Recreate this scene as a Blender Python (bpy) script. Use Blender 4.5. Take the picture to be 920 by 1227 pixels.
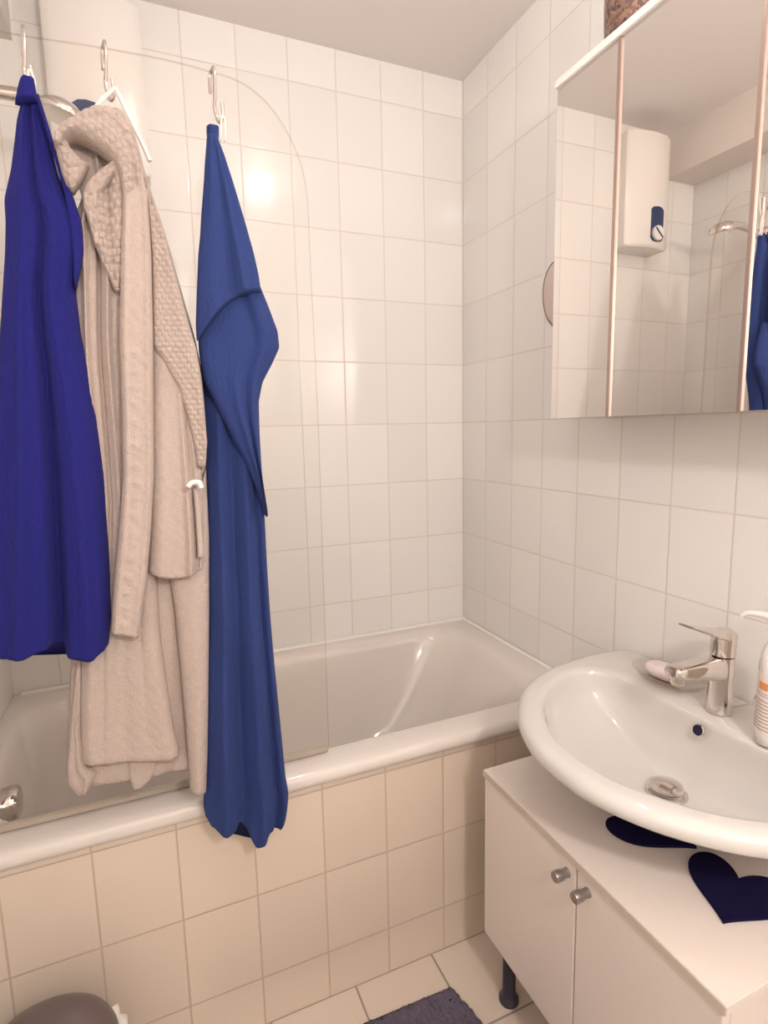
import bpy, bmesh, math, random
from math import sin, cos, pi, radians, sqrt, exp
from mathutils import Vector, Matrix
random.seed(4)
for o in list(bpy.data.objects): bpy.data.objects.remove(o)
S = bpy.context.scene
COL = S.collection

# ------------------------------------------------------------ camera
def set_camera():
    yaw, pit, roll = 0.3992, 0.1445, -0.0217
    f = Vector((sin(yaw)*cos(pit), cos(yaw)*cos(pit), -sin(pit)))
    r = Vector((cos(yaw), -sin(yaw), 0)); u = r.cross(f)
    r2 = r*cos(roll)+u*sin(roll); u2 = -r*sin(roll)+u*cos(roll)
    m = Matrix((r2, u2, -f)).transposed().to_4x4()
    m.translation = Vector((-1.0645, -1.7746, 1.2781))
    cd = bpy.data.cameras.new('camera'); cam = bpy.data.objects.new('camera', cd)
    COL.objects.link(cam); cam.matrix_world = m
    cd.sensor_fit = 'AUTO'; cd.sensor_width = 36; cd.lens = 675.35*36/1227; cd.clip_start = .02
    S.camera = cam
set_camera()
# ------------------------------------------------------------ light
w = bpy.data.worlds.new('world'); S.world = w; w.use_nodes = True
w.node_tree.nodes['Background'].inputs[0].default_value = (1, .93, .88, 1)
w.node_tree.nodes['Background'].inputs[1].default_value = .3
S.view_settings.view_transform = 'Standard'; S.view_settings.look = 'None'
S.view_settings.gamma = 1; S.view_settings.use_curve_mapping = False
S.view_settings.exposure = 0.0
def lamp(name, loc, power, rad, col):
    l = bpy.data.lights.new(name, 'POINT'); l.energy = power; l.shadow_soft_size = rad; l.color = col
    o = bpy.data.objects.new(name, l); COL.objects.link(o); o.location = loc; return o
LAMP_CEIL = (-.501, -.917, 2.365)
LAMP_WALL = (-.76, -2.24, 1.72)
lamp('ceiling_light', LAMP_CEIL, 4.8, .030, (1, .97, .945))
lamp('wall_light', LAMP_WALL, 31, .05, (1, .97, .945))

# ------------------------------------------------------------ materials
def mat(name, col, rough=.5, metal=0, spec=.5, coat=0, **k):
    m = bpy.data.materials.new(name); m.use_nodes = True
    b = m.node_tree.nodes['Principled BSDF']
    b.inputs['Base Color'].default_value = (*col, 1); b.inputs['Roughness'].default_value = rough
    b.inputs['Metallic'].default_value = metal; b.inputs['Specular IOR Level'].default_value = spec
    b.inputs['Coat Weight'].default_value = coat; b.inputs['Coat Roughness'].default_value = .04
    for a, v in k.items(): b.inputs[a.replace('_', ' ')].default_value = v
    return m
def nbump(m, scale, strength, dist=.002, detail=3, colvar=0, cscale=None):
    nt = m.node_tree; b = nt.nodes['Principled BSDF']
    tc = nt.nodes.new('ShaderNodeTexCoord'); n = nt.nodes.new('ShaderNodeTexNoise')
    n.inputs['Scale'].default_value = scale; n.inputs['Detail'].default_value = detail
    nt.links.new(tc.outputs['Object'], n.inputs['Vector'])
    bp = nt.nodes.new('ShaderNodeBump'); bp.inputs['Strength'].default_value = strength; bp.inputs['Distance'].default_value = dist
    nt.links.new(n.outputs['Fac'], bp.inputs['Height']); nt.links.new(bp.outputs['Normal'], b.inputs['Normal'])
    if colvar:
        n2 = nt.nodes.new('ShaderNodeTexNoise'); n2.inputs['Scale'].default_value = cscale or scale*.5; n2.inputs['Detail'].default_value = 4
        nt.links.new(tc.outputs['Object'], n2.inputs['Vector'])
        c = b.inputs['Base Color'].default_value[:3]
        mx = nt.nodes.new('ShaderNodeMix'); mx.data_type = 'RGBA'
        mx.inputs['A'].default_value = (*[x*(1-colvar) for x in c], 1); mx.inputs['B'].default_value = (*[min(1, x*(1+colvar)) for x in c], 1)
        nt.links.new(n2.outputs['Fac'], mx.inputs['Factor']); nt.links.new(mx.outputs['Result'], b.inputs['Base Color'])
    return m
def tile_mat(name, ax_u, off_u, pu, ax_v, off_v, pv, col, grout, gw=.003, rough=.12, spec=.5, var=.03, tilt=.008):
    m = mat(name, col, rough, spec=spec); nt = m.node_tree; b = nt.nodes['Principled BSDF']; L = nt.links.new
    tc = nt.nodes.new('ShaderNodeTexCoord'); sp = nt.nodes.new('ShaderNodeSeparateXYZ'); L(tc.outputs['Object'], sp.inputs[0])
    def M(op, a, bb=None, c=None):
        n = nt.nodes.new('ShaderNodeMath'); n.operation = op
        for i, v in enumerate((a, bb, c)):
            if v is None: continue
            if isinstance(v, (int, float)): n.inputs[i].default_value = v
            else: L(v, n.inputs[i])
        return n.outputs[0]
    ids, ds = [], []
    for ax, off, p in ((ax_u, off_u, pu), (ax_v, off_v, pv)):
        q = M('DIVIDE', M('SUBTRACT', sp.outputs[ax], off), p)
        ids.append(M('FLOOR', q)); fr = M('FRACT', q)
        ds.append(M('MULTIPLY', M('MINIMUM', fr, M('SUBTRACT', 1, fr)), p))
    d = M('MINIMUM', ds[0], ds[1])
    mr = nt.nodes.new('ShaderNodeMapRange'); mr.interpolation_type = 'SMOOTHSTEP'
    mr.inputs['From Min'].default_value = gw*.35; mr.inputs['From Max'].default_value = gw*.8; L(d, mr.inputs['Value'])
    wn = nt.nodes.new('ShaderNodeTexWhiteNoise'); wn.noise_dimensions = '2D'
    cb = nt.nodes.new('ShaderNodeCombineXYZ'); L(ids[0], cb.inputs[0]); L(ids[1], cb.inputs[1]); L(cb.outputs[0], wn.inputs['Vector'])
    v = nt.nodes.new('ShaderNodeMix'); v.data_type = 'RGBA'
    v.inputs['A'].default_value = (*[x*(1-var) for x in col], 1); v.inputs['B'].default_value = (*[min(1, x*(1+var)) for x in col], 1)
    L(wn.outputs['Value'], v.inputs['Factor'])
    mx = nt.nodes.new('ShaderNodeMix'); mx.data_type = 'RGBA'; mx.inputs['A'].default_value = (*grout, 1)
    L(mr.outputs[0], mx.inputs['Factor']); L(v.outputs['Result'], mx.inputs['B']); L(mx.outputs['Result'], b.inputs['Base Color'])
    # rounded tile edge, faint tilt of each tile and a slight waviness
    mr2 = nt.nodes.new('ShaderNodeMapRange'); mr2.interpolation_type = 'SMOOTHSTEP'
    mr2.inputs['From Min'].default_value = 0; mr2.inputs['From Max'].default_value = gw*1.3; L(d, mr2.inputs['Value'])
    ns = nt.nodes.new('ShaderNodeTexNoise'); ns.inputs['Scale'].default_value = 9; ns.inputs['Detail'].default_value = 1; L(tc.outputs['Object'], ns.inputs['Vector'])
    sw = nt.nodes.new('ShaderNodeSeparateXYZ'); L(wn.outputs['Color'], sw.inputs[0])
    tl = M('ADD', M('MULTIPLY', M('MULTIPLY', M('SUBTRACT', sw.outputs[0], .5), tilt), sp.outputs[ax_u]), M('MULTIPLY', M('MULTIPLY', M('SUBTRACT', sw.outputs[1], .5), tilt), sp.outputs[ax_v]))
    h = M('ADD', M('ADD', M('MULTIPLY', mr2.outputs[0], .0007), M('MULTIPLY', ns.outputs['Fac'], .0012)), tl)
    bp = nt.nodes.new('ShaderNodeBump'); bp.inputs['Strength'].default_value = .6; bp.inputs['Distance'].default_value = 1
    L(h, bp.inputs['Height']); L(bp.outputs['Normal'], b.inputs['Normal'])
    rr = M('SUBTRACT', .55, M('MULTIPLY', mr.outputs[0], .55-rough)); L(rr, b.inputs['Roughness'])
    return m
WALLC = (.885, .85, .815); GROUT = (.76, .655, .60)
M_back = tile_mat('back wall tiles', 0, 0, .1479, 2, .698, .2, WALLC, GROUT)
M_right = tile_mat('right wall tiles', 1, 0, .1472, 2, .698, .2, WALLC, GROUT)
M_left = tile_mat('left wall tiles', 1, 0, .1472, 2, .698, .2, WALLC, GROUT)
M_panel = tile_mat('tub panel tiles', 0, -.4701, .1479, 2, .315, .2, (.79, .665, .54), (.60, .46, .37))
M_floor = tile_mat('floor tiles', 0, -.507, .1975, 1, -.690, .1985, (.73, .62, .52), (.36, .28, .23), gw=.004, rough=.3)
M_ceil = nbump(mat('ceiling paint', (.88, .82, .79), .45, spec=.4), 60, .1)
M_plaster = nbump(mat('wall paint', (.82, .74, .68), .7), 60, .1)
M_enamel = mat('white enamel', (.77, .70, .645), .12, coat=.5)
M_ceramic = mat('sanitary ceramic', (.69, .655, .62), .08, coat=.6)
M_seal = mat('white silicone', (.90, .86, .81), .4)
M_lac = nbump(mat('white laminate', (.82, .725, .66), .35), 400, .03)
M_lacedge = mat('beige edge band', (.62, .52, .44), .5)
M_alu = mat('brushed aluminium', (.62, .50, .45), .35, 1)
M_mirror = mat('mirror silver', (.93, .90, .87), .015, 1)
M_chrome = mat('chrome', (.72, .66, .62), .07, 1)
M_steelm = mat('satin steel knob', (.36, .32, .31), .35, .8)
M_darkpl = mat('dark grey plastic', (.045, .04, .06), .35)
M_navyfelt = nbump(mat('navy felt', (.010, .007, .040), 1, spec=.1), 900, .6, colvar=.25, cscale=300)
M_plastic = mat('white plastic', (.88, .82, .77), .25)
M_navypl = mat('navy display plastic', (.02, .04, .12), .2)
M_rubber = mat('seal rubber', (.50, .42, .34), .5)
M_soap = nbump(mat('lilac soap', (.80, .66, .68), .45, Subsurface_Weight=.15), 70, .3, colvar=.12, cscale=60)
M_orange = mat('orange print', (.80, .30, .10), .5)
M_ink = mat('brown print', (.45, .30, .26), .5)
M_cord = mat('white woven cord', (.88, .83, .78), .8)

def fabric(name, col, sheen=.25, scale=900, strength=.5, var=.1):
    m = mat(name, col, .95, spec=.15, Sheen_Weight=sheen, Sheen_Roughness=.5)
    m.node_tree.nodes['Principled BSDF'].inputs['Sheen Tint'].default_value = (*[min(1, c*1.5+.1) for c in col], 1)
    return nbump(m, scale, strength, .003, 4, var, scale*.35)
M_towelA = fabric('royal blue terry', (.019, .019, .17))
M_towelB = fabric('deep blue terry', (.031, .052, .18))
M_robe = fabric('cream fleece', (.56, .455, .40), sheen=.15, scale=450, strength=.9)
M_mat = fabric('plum grey bath mat pile', (.14, .115, .16), scale=300, strength=1)

def glass(name, tint, refl=.04):
    m = bpy.data.materials.new(name); m.use_nodes = True; nt = m.node_tree; nt.nodes.clear()
    out = nt.nodes.new('ShaderNodeOutputMaterial'); mx = nt.nodes.new('ShaderNodeMixShader')
    tr = nt.nodes.new('ShaderNodeBsdfTransparent'); tr.inputs[0].default_value = (*tint, 1)
    gl = nt.nodes.new('ShaderNodeBsdfGlossy'); gl.inputs['Roughness'].default_value = .02
    lw = nt.nodes.new('ShaderNodeLayerWeight'); lw.inputs[0].default_value = .5
    p = nt.nodes.new('ShaderNodeMath'); p.operation = 'POWER'; p.inputs[1].default_value = 5; nt.links.new(lw.outputs['Facing'], p.inputs[0])
    q = nt.nodes.new('ShaderNodeMath'); q.operation = 'MULTIPLY_ADD'; q.inputs[1].default_value = .8; q.inputs[2].default_value = refl; nt.links.new(p.outputs[0], q.inputs[0])
    nt.links.new(q.outputs[0], mx.inputs[0]); nt.links.new(tr.outputs[0], mx.inputs[1]); nt.links.new(gl.outputs[0], mx.inputs[2])
    nt.links.new(mx.outputs[0], out.inputs[0]); return m
M_glass = glass('clear glass', (.99, .985, .975), .02)
M_gedge = glass('glass edge', (.86, .80, .75), .05)

# ------------------------------------------------------------ helpers
def link(name, me, m, parent=None, smooth=True, kind=None):
    o = bpy.data.objects.new(name, me); COL.objects.link(o)
    if m:
        for x in (m if isinstance(m, (list, tuple)) else [m]): me.materials.append(x)
    if smooth:
        for p in me.polygons: p.use_smooth = True
    if parent: o.parent = parent
    if kind: o['kind'] = kind
    return o
def mk(name, vs, fs, m, parent=None, smooth=True, kind=None, mi=None, auto=None):
    me = bpy.data.meshes.new(name); me.from_pydata([tuple(v) for v in vs], [], fs); me.update()
    bm = bmesh.new(); bm.from_mesh(me); bmesh.ops.recalc_face_normals(bm, faces=bm.faces); bm.to_mesh(me); bm.free()
    o = link(name, me, m, parent, smooth, kind)
    if auto:
        for e in me.edges: pass
        me.set_sharp_from_angle(angle=radians(auto))
    if mi:
        for i, p in enumerate(me.polygons): p.material_index = mi[i]
    return o
def thing(name, label, cat, loc=(0, 0, 0), group=None):
    o = bpy.data.objects.new(name, None); COL.objects.link(o); o.empty_display_size = .05
    o['label'] = label; o['category'] = cat
    if group: o['group'] = group
    o['_b'] = loc
    return o
def settle(o):
    """put the thing's origin at its base while its parts stay where they were built"""
    b = Vector(o['_b']); del o['_b']
    o.location = b
    for c in o.children: c.location = c.location - b
def tag(o, label, cat, group=None):
    o['label'] = label; o['category'] = cat
    if group: o['group'] = group
    return o
def box(name, x0, x1, y0, y1, z0, z1, m, parent=None, bev=0, kind=None, seg=2):
    bm = bmesh.new(); bmesh.ops.create_cube(bm, size=1)
    for v in bm.verts: v.co = Vector(((x0+x1)/2+v.co.x*(x1-x0), (y0+y1)/2+v.co.y*(y1-y0), (z0+z1)/2+v.co.z*(z1-z0)))
    if bev: bmesh.ops.bevel(bm, geom=bm.edges[:], offset=bev, segments=seg, affect='EDGES')
    me = bpy.data.meshes.new(name); bm.to_mesh(me); bm.free()
    o = link(name, me, m, parent, bool(bev), kind)
    if bev: me.set_sharp_from_angle(angle=radians(40))
    return o
def loft(name, rings, m, parent=None, cap=(True, True), closed=True, auto=50, kind=None, extra=None):
    n = len(rings[0]); vs = [p for r in rings for p in r]; fs = []
    for j in range(len(rings)-1):
        for i in range(n if closed else n-1):
            k = (i+1) % n; fs.append((j*n+i, j*n+k, (j+1)*n+k, (j+1)*n+i))
    if cap[0]: fs.append(tuple(range(n))[::-1])
    if cap[1]: fs.append(tuple((len(rings)-1)*n+i for i in range(n)))
    return mk(name, vs, fs, m, parent, auto=auto, kind=kind)
def lathe(name, prof, m, parent=None, c=(0, 0, 0), n=40, axis='z', cap=(True, True), auto=40):
    rings = []
    for r, h in prof:
        R = []
        for i in range(n):
            a = 2*pi*i/n; p = (r*cos(a), r*sin(a), h)
            if axis == 'x': p = (h, r*cos(a), r*sin(a))
            if axis == 'y': p = (r*cos(a), h, r*sin(a))
            R.append((c[0]+p[0], c[1]+p[1], c[2]+p[2]))
        rings.append(R)
    return loft(name, rings, m, parent, cap, auto=auto)
def smooth_path(pts, sub=8):
    P = [Vector(p) for p in pts]; out = []
    for i in range(len(P)-1):
        p0 = P[max(i-1, 0)]; p1 = P[i]; p2 = P[i+1]; p3 = P[min(i+2, len(P)-1)]
        for k in range(sub):
            t = k/sub
            out.append(.5*((2*p1)+(p2-p0)*t+(2*p0-5*p1+4*p2-p3)*t*t+(3*p1-p0-3*p2+p3)*t**3))
    out.append(P[-1]); return out
def tube(name, pts, r, m, parent=None, n=12, sub=8, bump=None, flat=1, rad=None, ball=False):
    P = smooth_path(pts, sub); N = len(P)
    rs = [r]*N
    if rad:
        rr = smooth_path([(x, 0, 0) for x in rad], sub); rs = [v.x for v in rr]
    rings = []; up = Vector((0, -1, 0)); prev = None
    for i, p in enumerate(P):
        t = (P[min(i+1, N-1)]-P[max(i-1, 0)]).normalized()
        if prev is None: a = t.cross(up) if t.cross(up).length > .1 else t.cross(Vector((1, 0, 0)))
        else: a = prev-t*prev.dot(t)
        a.normalize(); prev = a; b = t.cross(a)
        k = 1
        if ball:
            e = min(i, N-1-i)/max(1, ball)
            k = sqrt(max(.02, 1-(1-min(1, e))**2))
        R = []
        for j in range(n):
            q = 2*pi*j/n; rj = rs[i]*k*(1+(bump(i, j, N, n) if bump else 0))
            R.append(p+a*cos(q)*rj+b*sin(q)*rj*flat)
        rings.append(R)
    return loft(name, rings, m, parent, auto=60)
def resample(pts, n):
    P = [Vector((p[0], 0, p[1])) for p in pts]; d = [0]
    for i in range(1, len(P)): d.append(d[-1]+(P[i]-P[i-1]).length)
    out = []; k = 0
    for j in range(n):
        s = d[-1]*j/(n-1)
        while k < len(P)-2 and d[k+1] < s: k += 1
        t = (s-d[k])/max(1e-9, d[k+1]-d[k]); out.append(P[k].lerp(P[k+1], min(1, t)))
    for _ in range(2):
        o2 = out[:]
        for j in range(1, n-1): out[j] = (o2[j-1]+o2[j]*2+o2[j+1])/4
    return out
def sm(a, b, x):
    t = max(0, min(1, (x-a)/(b-a))); return t*t*(3-2*t)
def interp(tb, u):
    for (a, va), (b, vb) in zip(tb, tb[1:]):
        if u <= b: return va+(vb-va)*sm(0, 1, (u-a)/(b-a))
    return tb[-1][1]
def drape(name, left, right, y, depth, folds=(), m=None, parent=None, nu=60, nv=110, back=.006, micro=None, lean=0, hemsag=0, rim=.45, wav=0, slant=0, hem=None):
    """a hanging piece of cloth with real thickness: outline left/right as (x, z), front bulging to -y with folds"""
    L = resample(left, nv); R = resample(right, nv)
    F = []; B = []
    for j in range(nv):
        t = j/(nv-1); D = depth(t) if callable(depth) else depth
        endk = min(1, sqrt(max(0, 1-(1-min(1, (1-t)*nv/4))**2))+.25)*min(1, sqrt(max(0, 1-(1-min(1, t*nv/4))**2))+.25)
        rf = []; rb = []
        for i in range(nu):
            u = i/(nu-1); e = abs(2*u-1)
            pr = (1-e**4)**rim
            p = L[j].lerp(R[j], u)
            yf = D*pr
            for f in folds:
                c0, c1, wd, a0, a1 = f[:5]; c = c0+(c1-c0)*t
                g = exp(-((u-c)/wd)**2); yf += (a0+(a1-a0)*t)*g*pr
            yf += wav*sin(u*17+t*5)*pr*t
            if micro: yf += micro(u, t, p.x, p.z)*pr
            zz = p.z - hemsag*sin(pi*u)*sm(.85, 1, t)
            if hem: zz += interp(hem, u)*sm(.90, 1, t)
            yl = y-slant*(1.82-p.z)
            rf.append((p.x, yl-yf*endk, zz)); rb.append((p.x, yl+back*pr*endk, zz))
        F.append(rf); B.append(rb)
    rings = [F[j]+B[j][::-1][1:-1] for j in range(nv)]
    return loft(name, rings, m, parent, auto=180)

# ------------------------------------------------------------ the room
XL, YF, ZC = -1.45, -2.45, 2.413
box('wall_back', XL-.05, .05, 0, .05, 0, ZC+.05, M_back, kind='structure')
box('wall_right', 0, .05, YF-.05, 0, 0, ZC+.05, M_right, kind='structure')
box('wall_left', XL-.05, XL, YF-.05, 0, 0, ZC+.05, M_left, kind='structure')
box('wall_front', XL, 0, YF-.05, YF, 0, ZC+.05, M_back, kind='structure')
box('floor', XL-.05, .05, YF-.05, .05, -.05, 0, M_floor, kind='structure')
box('ceiling', XL, 0, YF, 0, ZC, ZC+.05, M_ceil, kind='structure')
box('trim_1', XL, -1.285, YF, 0, 2.25, ZC, M_plaster, kind='structure')     # boxed-in beam along the left wall
box('tub_panel', XL, -.0, -.69, -.67, 0, .535, M_panel, kind='structure').name = 'trim_2'
# door behind the photographer
d = box('door_1', -1.25, -.45, YF, YF+.03, 0, 1.98, M_lac, kind='structure')
for k, (a, b) in enumerate(((-1.31, -1.25), (-.45, -.39))): box('trim_%d' % (3+k), a, b, YF, YF+.045, 0, 2.04, M_lac, bev=.004, kind='structure')
box('trim_5', -1.25, -.45, YF, YF+.045, 1.98, 2.04, M_lac, bev=.004, kind='structure')
h = tube('door_handle', [(-.52, YF+.03, 1.02), (-.52, YF+.075, 1.02), (-.56, YF+.08, 1.02), (-.64, YF+.08, 1.02)], .009, M_chrome, d)

# lamps out of view (the light itself is set at the top)
t = thing('ceiling_lamp', 'small white ceiling lamp above the front rim of the tub', 'lamp', (-.501, -.917, ZC))
lathe('canopy', [(.055, ZC), (.055, ZC-.02), (.012, ZC-.025), (.012, 2.402), (.028, 2.400), (.028, 2.398)], M_plastic, t, (-.501, -.917, 0))
settle(t)
t = thing('wall_lamp', 'small white spot lamp fixed on the wall above the door', 'lamp', (-.76, YF, 1.72))
lathe('base_plate', [(.045, YF+.03), (.045, YF+.05), (.012, YF+.055), (.012, YF+.13), (.05, YF+.132), (.05, YF+.14)], M_plastic, t, (-.76, 0, 1.72), axis='y')
settle(t)

# ------------------------------------------------------------ bathtub
def rrect(x0, x1, y0, y1, r, z, n=12):
    pts = []
    rs = r if isinstance(r, (list, tuple)) else (r,)*4
    for k, (cx, cy, a0) in enumerate(((x1, y1, 0), (x0, y1, 90), (x0, y0, 180), (x1, y0, 270))):
        rr = rs[k]; sx = -1 if k in (0, 3) else 1; sy = -1 if k in (0, 1) else 1
        for i in range(n+1):
            a = radians(a0+90*i/n); pts.append((cx+sx*rr+rr*cos(a), cy+sy*rr+rr*sin(a), z))
    return pts
def tub():
    t = thing('bathtub', 'white enamelled built-in bathtub behind the glass screen', 'bathtub', (-.72, -.35, 0))
    x0, x1, y0, y1 = XL+.001, -.001, -.709, -.001
    R = []
    def ring(e0, e1, e2, e3, r, z): R.append(rrect(x0+e0, x1-e1, y0+e2, y1-e3, r, z))
    ring(.10, .30, .135, .11, .12, .165); ring(.05, .09, .085, .055, .12, .50); ring(.02, .02, .06, .03, .02, .533)
    ring(.0, .0, .020, .0, .002, .536); ring(.0, .0, .006, .0, .004, .536)
    ring(0, 0, .001, 0, .006, .540); ring(0, 0, 0, 0, .008, .549); ring(0, 0, .002, 0, .008, .558); ring(0, 0, .008, 0, .010, .565); ring(0, 0, .018, 0, .012, .5685)
    ring(.01, .01, .035, .008, .02, .569)
    ring(.03, .055, .080, .038, .10, .567)
    ring(.036, .075, .090, .048, .12, .563); ring(.042, .090, .097, .056, .13, .554); ring(.050, .105, .104, .064, .14, .535)
    ring(.060, .15, .111, .073, .15, .47); ring(.072, .205, .118, .084, .16, .38); ring(.09, .27, .122, .096, .16, .28); ring(.11, .33, .145, .12, .15, .215)
    ring(.15, .40, .19, .165, .12, .185); ring(.3, .55, .28, .26, .08, .178)
    loft('tub_shell', R, M_enamel, t, cap=(True, True), auto=70)
    # overflow knob on the left end and drain below
    ky = -.44
    lathe('overflow_knob', [(.012, -1.40), (.034, -1.397), (.036, -1.375), (.032, -1.366), (.02, -1.363), (.006, -1.363)], M_chrome, t, (0, ky, .505), axis='x')
    lathe('drain', [(.03, .18), (.03, .184), (.02, .186), (.004, .186)], M_chrome, t, (-1.2, -.36, 0))
    # silicone along the walls
    tube('silicone_joint', [(-1.43, -.0095, .570), (-.7, -.0095, .570), (-.03, -.0095, .571), (-.013, -.013, .571), (-.0095, -.03, .571), (-.0095, -.3, .570), (-.0095, -.69, .570)], .007, M_seal, t, n=8, sub=10)
    settle(t)
tub()

# ------------------------------------------------------------ glass screen
def screen():
    yg = -.638
    t = thing('shower_screen', 'clear glass bath screen with one rounded top corner standing on the tub rim', 'shower screen', (XL, yg, .57))
    out = [(XL+.02, .578)]
    top = [(-1.2214, 1.9097), (-1.1596, 1.9128), (-1.0795, 1.9181), (-0.9752, 1.9211), (-0.8986, 1.9170), (-0.8623, 1.9134), (-0.8329, 1.9039), (-0.8032, 1.8842), (-0.7764, 1.8546), (-0.7555, 1.8186), (-0.7409, 1.7793), (-0.7331, 1.7276), (-0.7321, 1.6321)]
    prof = [(XL+.02, 1.910)]+top+[(-.728, 1.3), (-.732, .578)]
    out = prof+[(XL+.02, .578)]
    pts = [Vector((x, 0, z)) for x, z in prof[:1]]+[Vector((p.x, 0, p.z)) for p in smooth_path([(x, 0, z) for x, z in prof[1:14]], 5)]+[Vector((x, 0, z)) for x, z in prof[14:]]+[Vector((XL+.02, 0, .578))]
    n = len(pts); vs = [(p.x, yg-.003, p.z) for p in pts]+[(p.x, yg+.003, p.z) for p in pts]
    fs = [tuple(range(n)), tuple(range(2*n-1, n-1, -1))]+[(i, (i+1) % n, n+(i+1) % n, n+i) for i in range(n)]
    mk('glass_pane', vs, fs, [M_glass, M_gedge], t, smooth=False, mi=[0, 0]+[1]*n)
    box('bottom_seal', XL+.02, -.735, yg-.006, yg+.006, .5692, .581, M_rubber, t, bev=.002)
    box('side_profile', XL, XL+.028, yg-.012, yg+.012, .5705, 1.912, M_alu, t, bev=.002)
    settle(t)
screen()

# ------------------------------------------------------------ mirror cabinet
def mirror_cabinet():
    t = thing('mirror_cabinet', 'three-door mirror cabinet hung above the washbasin', 'mirror cabinet', (0, -1.05, 1.295))
    y0, y1 = -1.42, -.672
    box('body', -.138, -.001, y0+.004, y1-.004, 1.300, 2.014, M_lac, t, bev=.002)
    box('top_board', -.168, -.001, y0-.003, y1+.001, 2.014, 2.031, M_plastic, t, bev=.0015)
    for k, (a, b) in enumerate(((-.852, y1), (-1.137, -.855), (y0, -1.140))):
        dr = box('door', -.1575, -.139, a, b, 1.296, 2.013, M_lac, t, bev=.0008)
        vs = [(-.160, a+.001, 1.2965), (-.160, b-.001, 1.2965), (-.160, b-.001, 2.012), (-.160, a+.001, 2.012)]
        box('mirror_pane', -.1605, -.1575, a+.0005, b-.0005, 1.2965, 2.0125, M_mirror, dr)
        dr['_k'] = k
        if k > 0: box('edge_strip', -.1645, -.150, b-.0035, b+.0015, 1.296, 2.0125, M_alu, dr, bev=.0006)
        if k < 2: box('edge_strip', -.1635, -.150, a-.0005, a+.0035, 1.296, 2.0125, M_alu, dr, bev=.0006)
    # the middle and right doors stand a hair open
    for dr in [c for c in t.children if '_k' in c.keys()]:
        k = dr['_k']; del dr['_k']
        if k:
            R = Matrix.Rotation(.007, 3, 'Z'); h = Vector((-.139, -.855 if k == 1 else -1.140, 0)); dr.rotation_euler = (0, 0, .007); dr.location = h-R@h
    settle(t)
mirror_cabinet()

# round thing on the wall, half hidden behind the cabinet
t = thing('wall_disc', 'pale oval wall disc half hidden behind the mirror cabinet', 'wall disc', (0, -.515, 1.57))
def oval(cx, cz, ry, rz, x, n=40): return [(x, cx+ry*cos(2*pi*i/n), cz+rz*sin(2*pi*i/n)*(1+.18*cos(2*pi*i/n+.6))) for i in range(n)]
loft('disc', [oval(-.512, 1.643, .068, .080, -.0005), oval(-.512, 1.643, .072, .084, -.005), oval(-.512, 1.643, .066, .078, -.010), oval(-.512, 1.643, .03, .035, -.012)], mat('blush plastic', (.74, .60, .54), .4), t)
loft('rim', [oval(-.512, 1.643, .0730, .0850, -.001), oval(-.512, 1.643, .0755, .0875, -.004), oval(-.512, 1.643, .0725, .0845, -.0075)], mat('taupe plastic edge', (.42, .30, .26), .5), t, cap=(False, False))
settle(t)

# vase on the cabinet
def vase():
    m = mat('copper mosaic', (.30, .16, .12), .25, .35, coat=.5); nt = m.node_tree; b = nt.nodes['Principled BSDF']
    tc = nt.nodes.new('ShaderNodeTexCoord'); v = nt.nodes.new('ShaderNodeTexVoronoi'); v.inputs['Scale'].default_value = 150
    nt.links.new(tc.outputs['Object'], v.inputs['Vector'])
    mx = nt.nodes.new('ShaderNodeMix'); mx.data_type = 'RGBA'; mx.inputs['A'].default_value = (.045, .03, .045, 1); mx.inputs['B'].default_value = (.34, .19, .13, 1)
    s = nt.nodes.new('ShaderNodeSeparateColor'); nt.links.new(v.outputs['Color'], s.inputs[0]); nt.links.new(s.outputs[0], mx.inputs['Factor']); nt.links.new(mx.outputs['Result'], b.inputs['Base Color'])
    bp = nt.nodes.new('ShaderNodeBump'); bp.inputs['Strength'].default_value = .8; bp.inputs['Distance'].default_value = .002
    nt.links.new(s.outputs[1], bp.inputs['Height']); nt.links.new(bp.outputs['Normal'], b.inputs['Normal'])
    c = (-.085, -.812, 2.0315)
    o = lathe('mosaic_vase', [(.02, 0.001), (.054, 0), (.057, .004), (.060, .08), (.061, .16), (.061, .196), (.059, .20), (.055, .196), (.055, .05), (.01, .045)], m, None, (0, 0, 0), n=48)
    o.location = c
    tag(o, 'brown copper mosaic vase on top of the mirror cabinet', 'vase')
vase()

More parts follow.
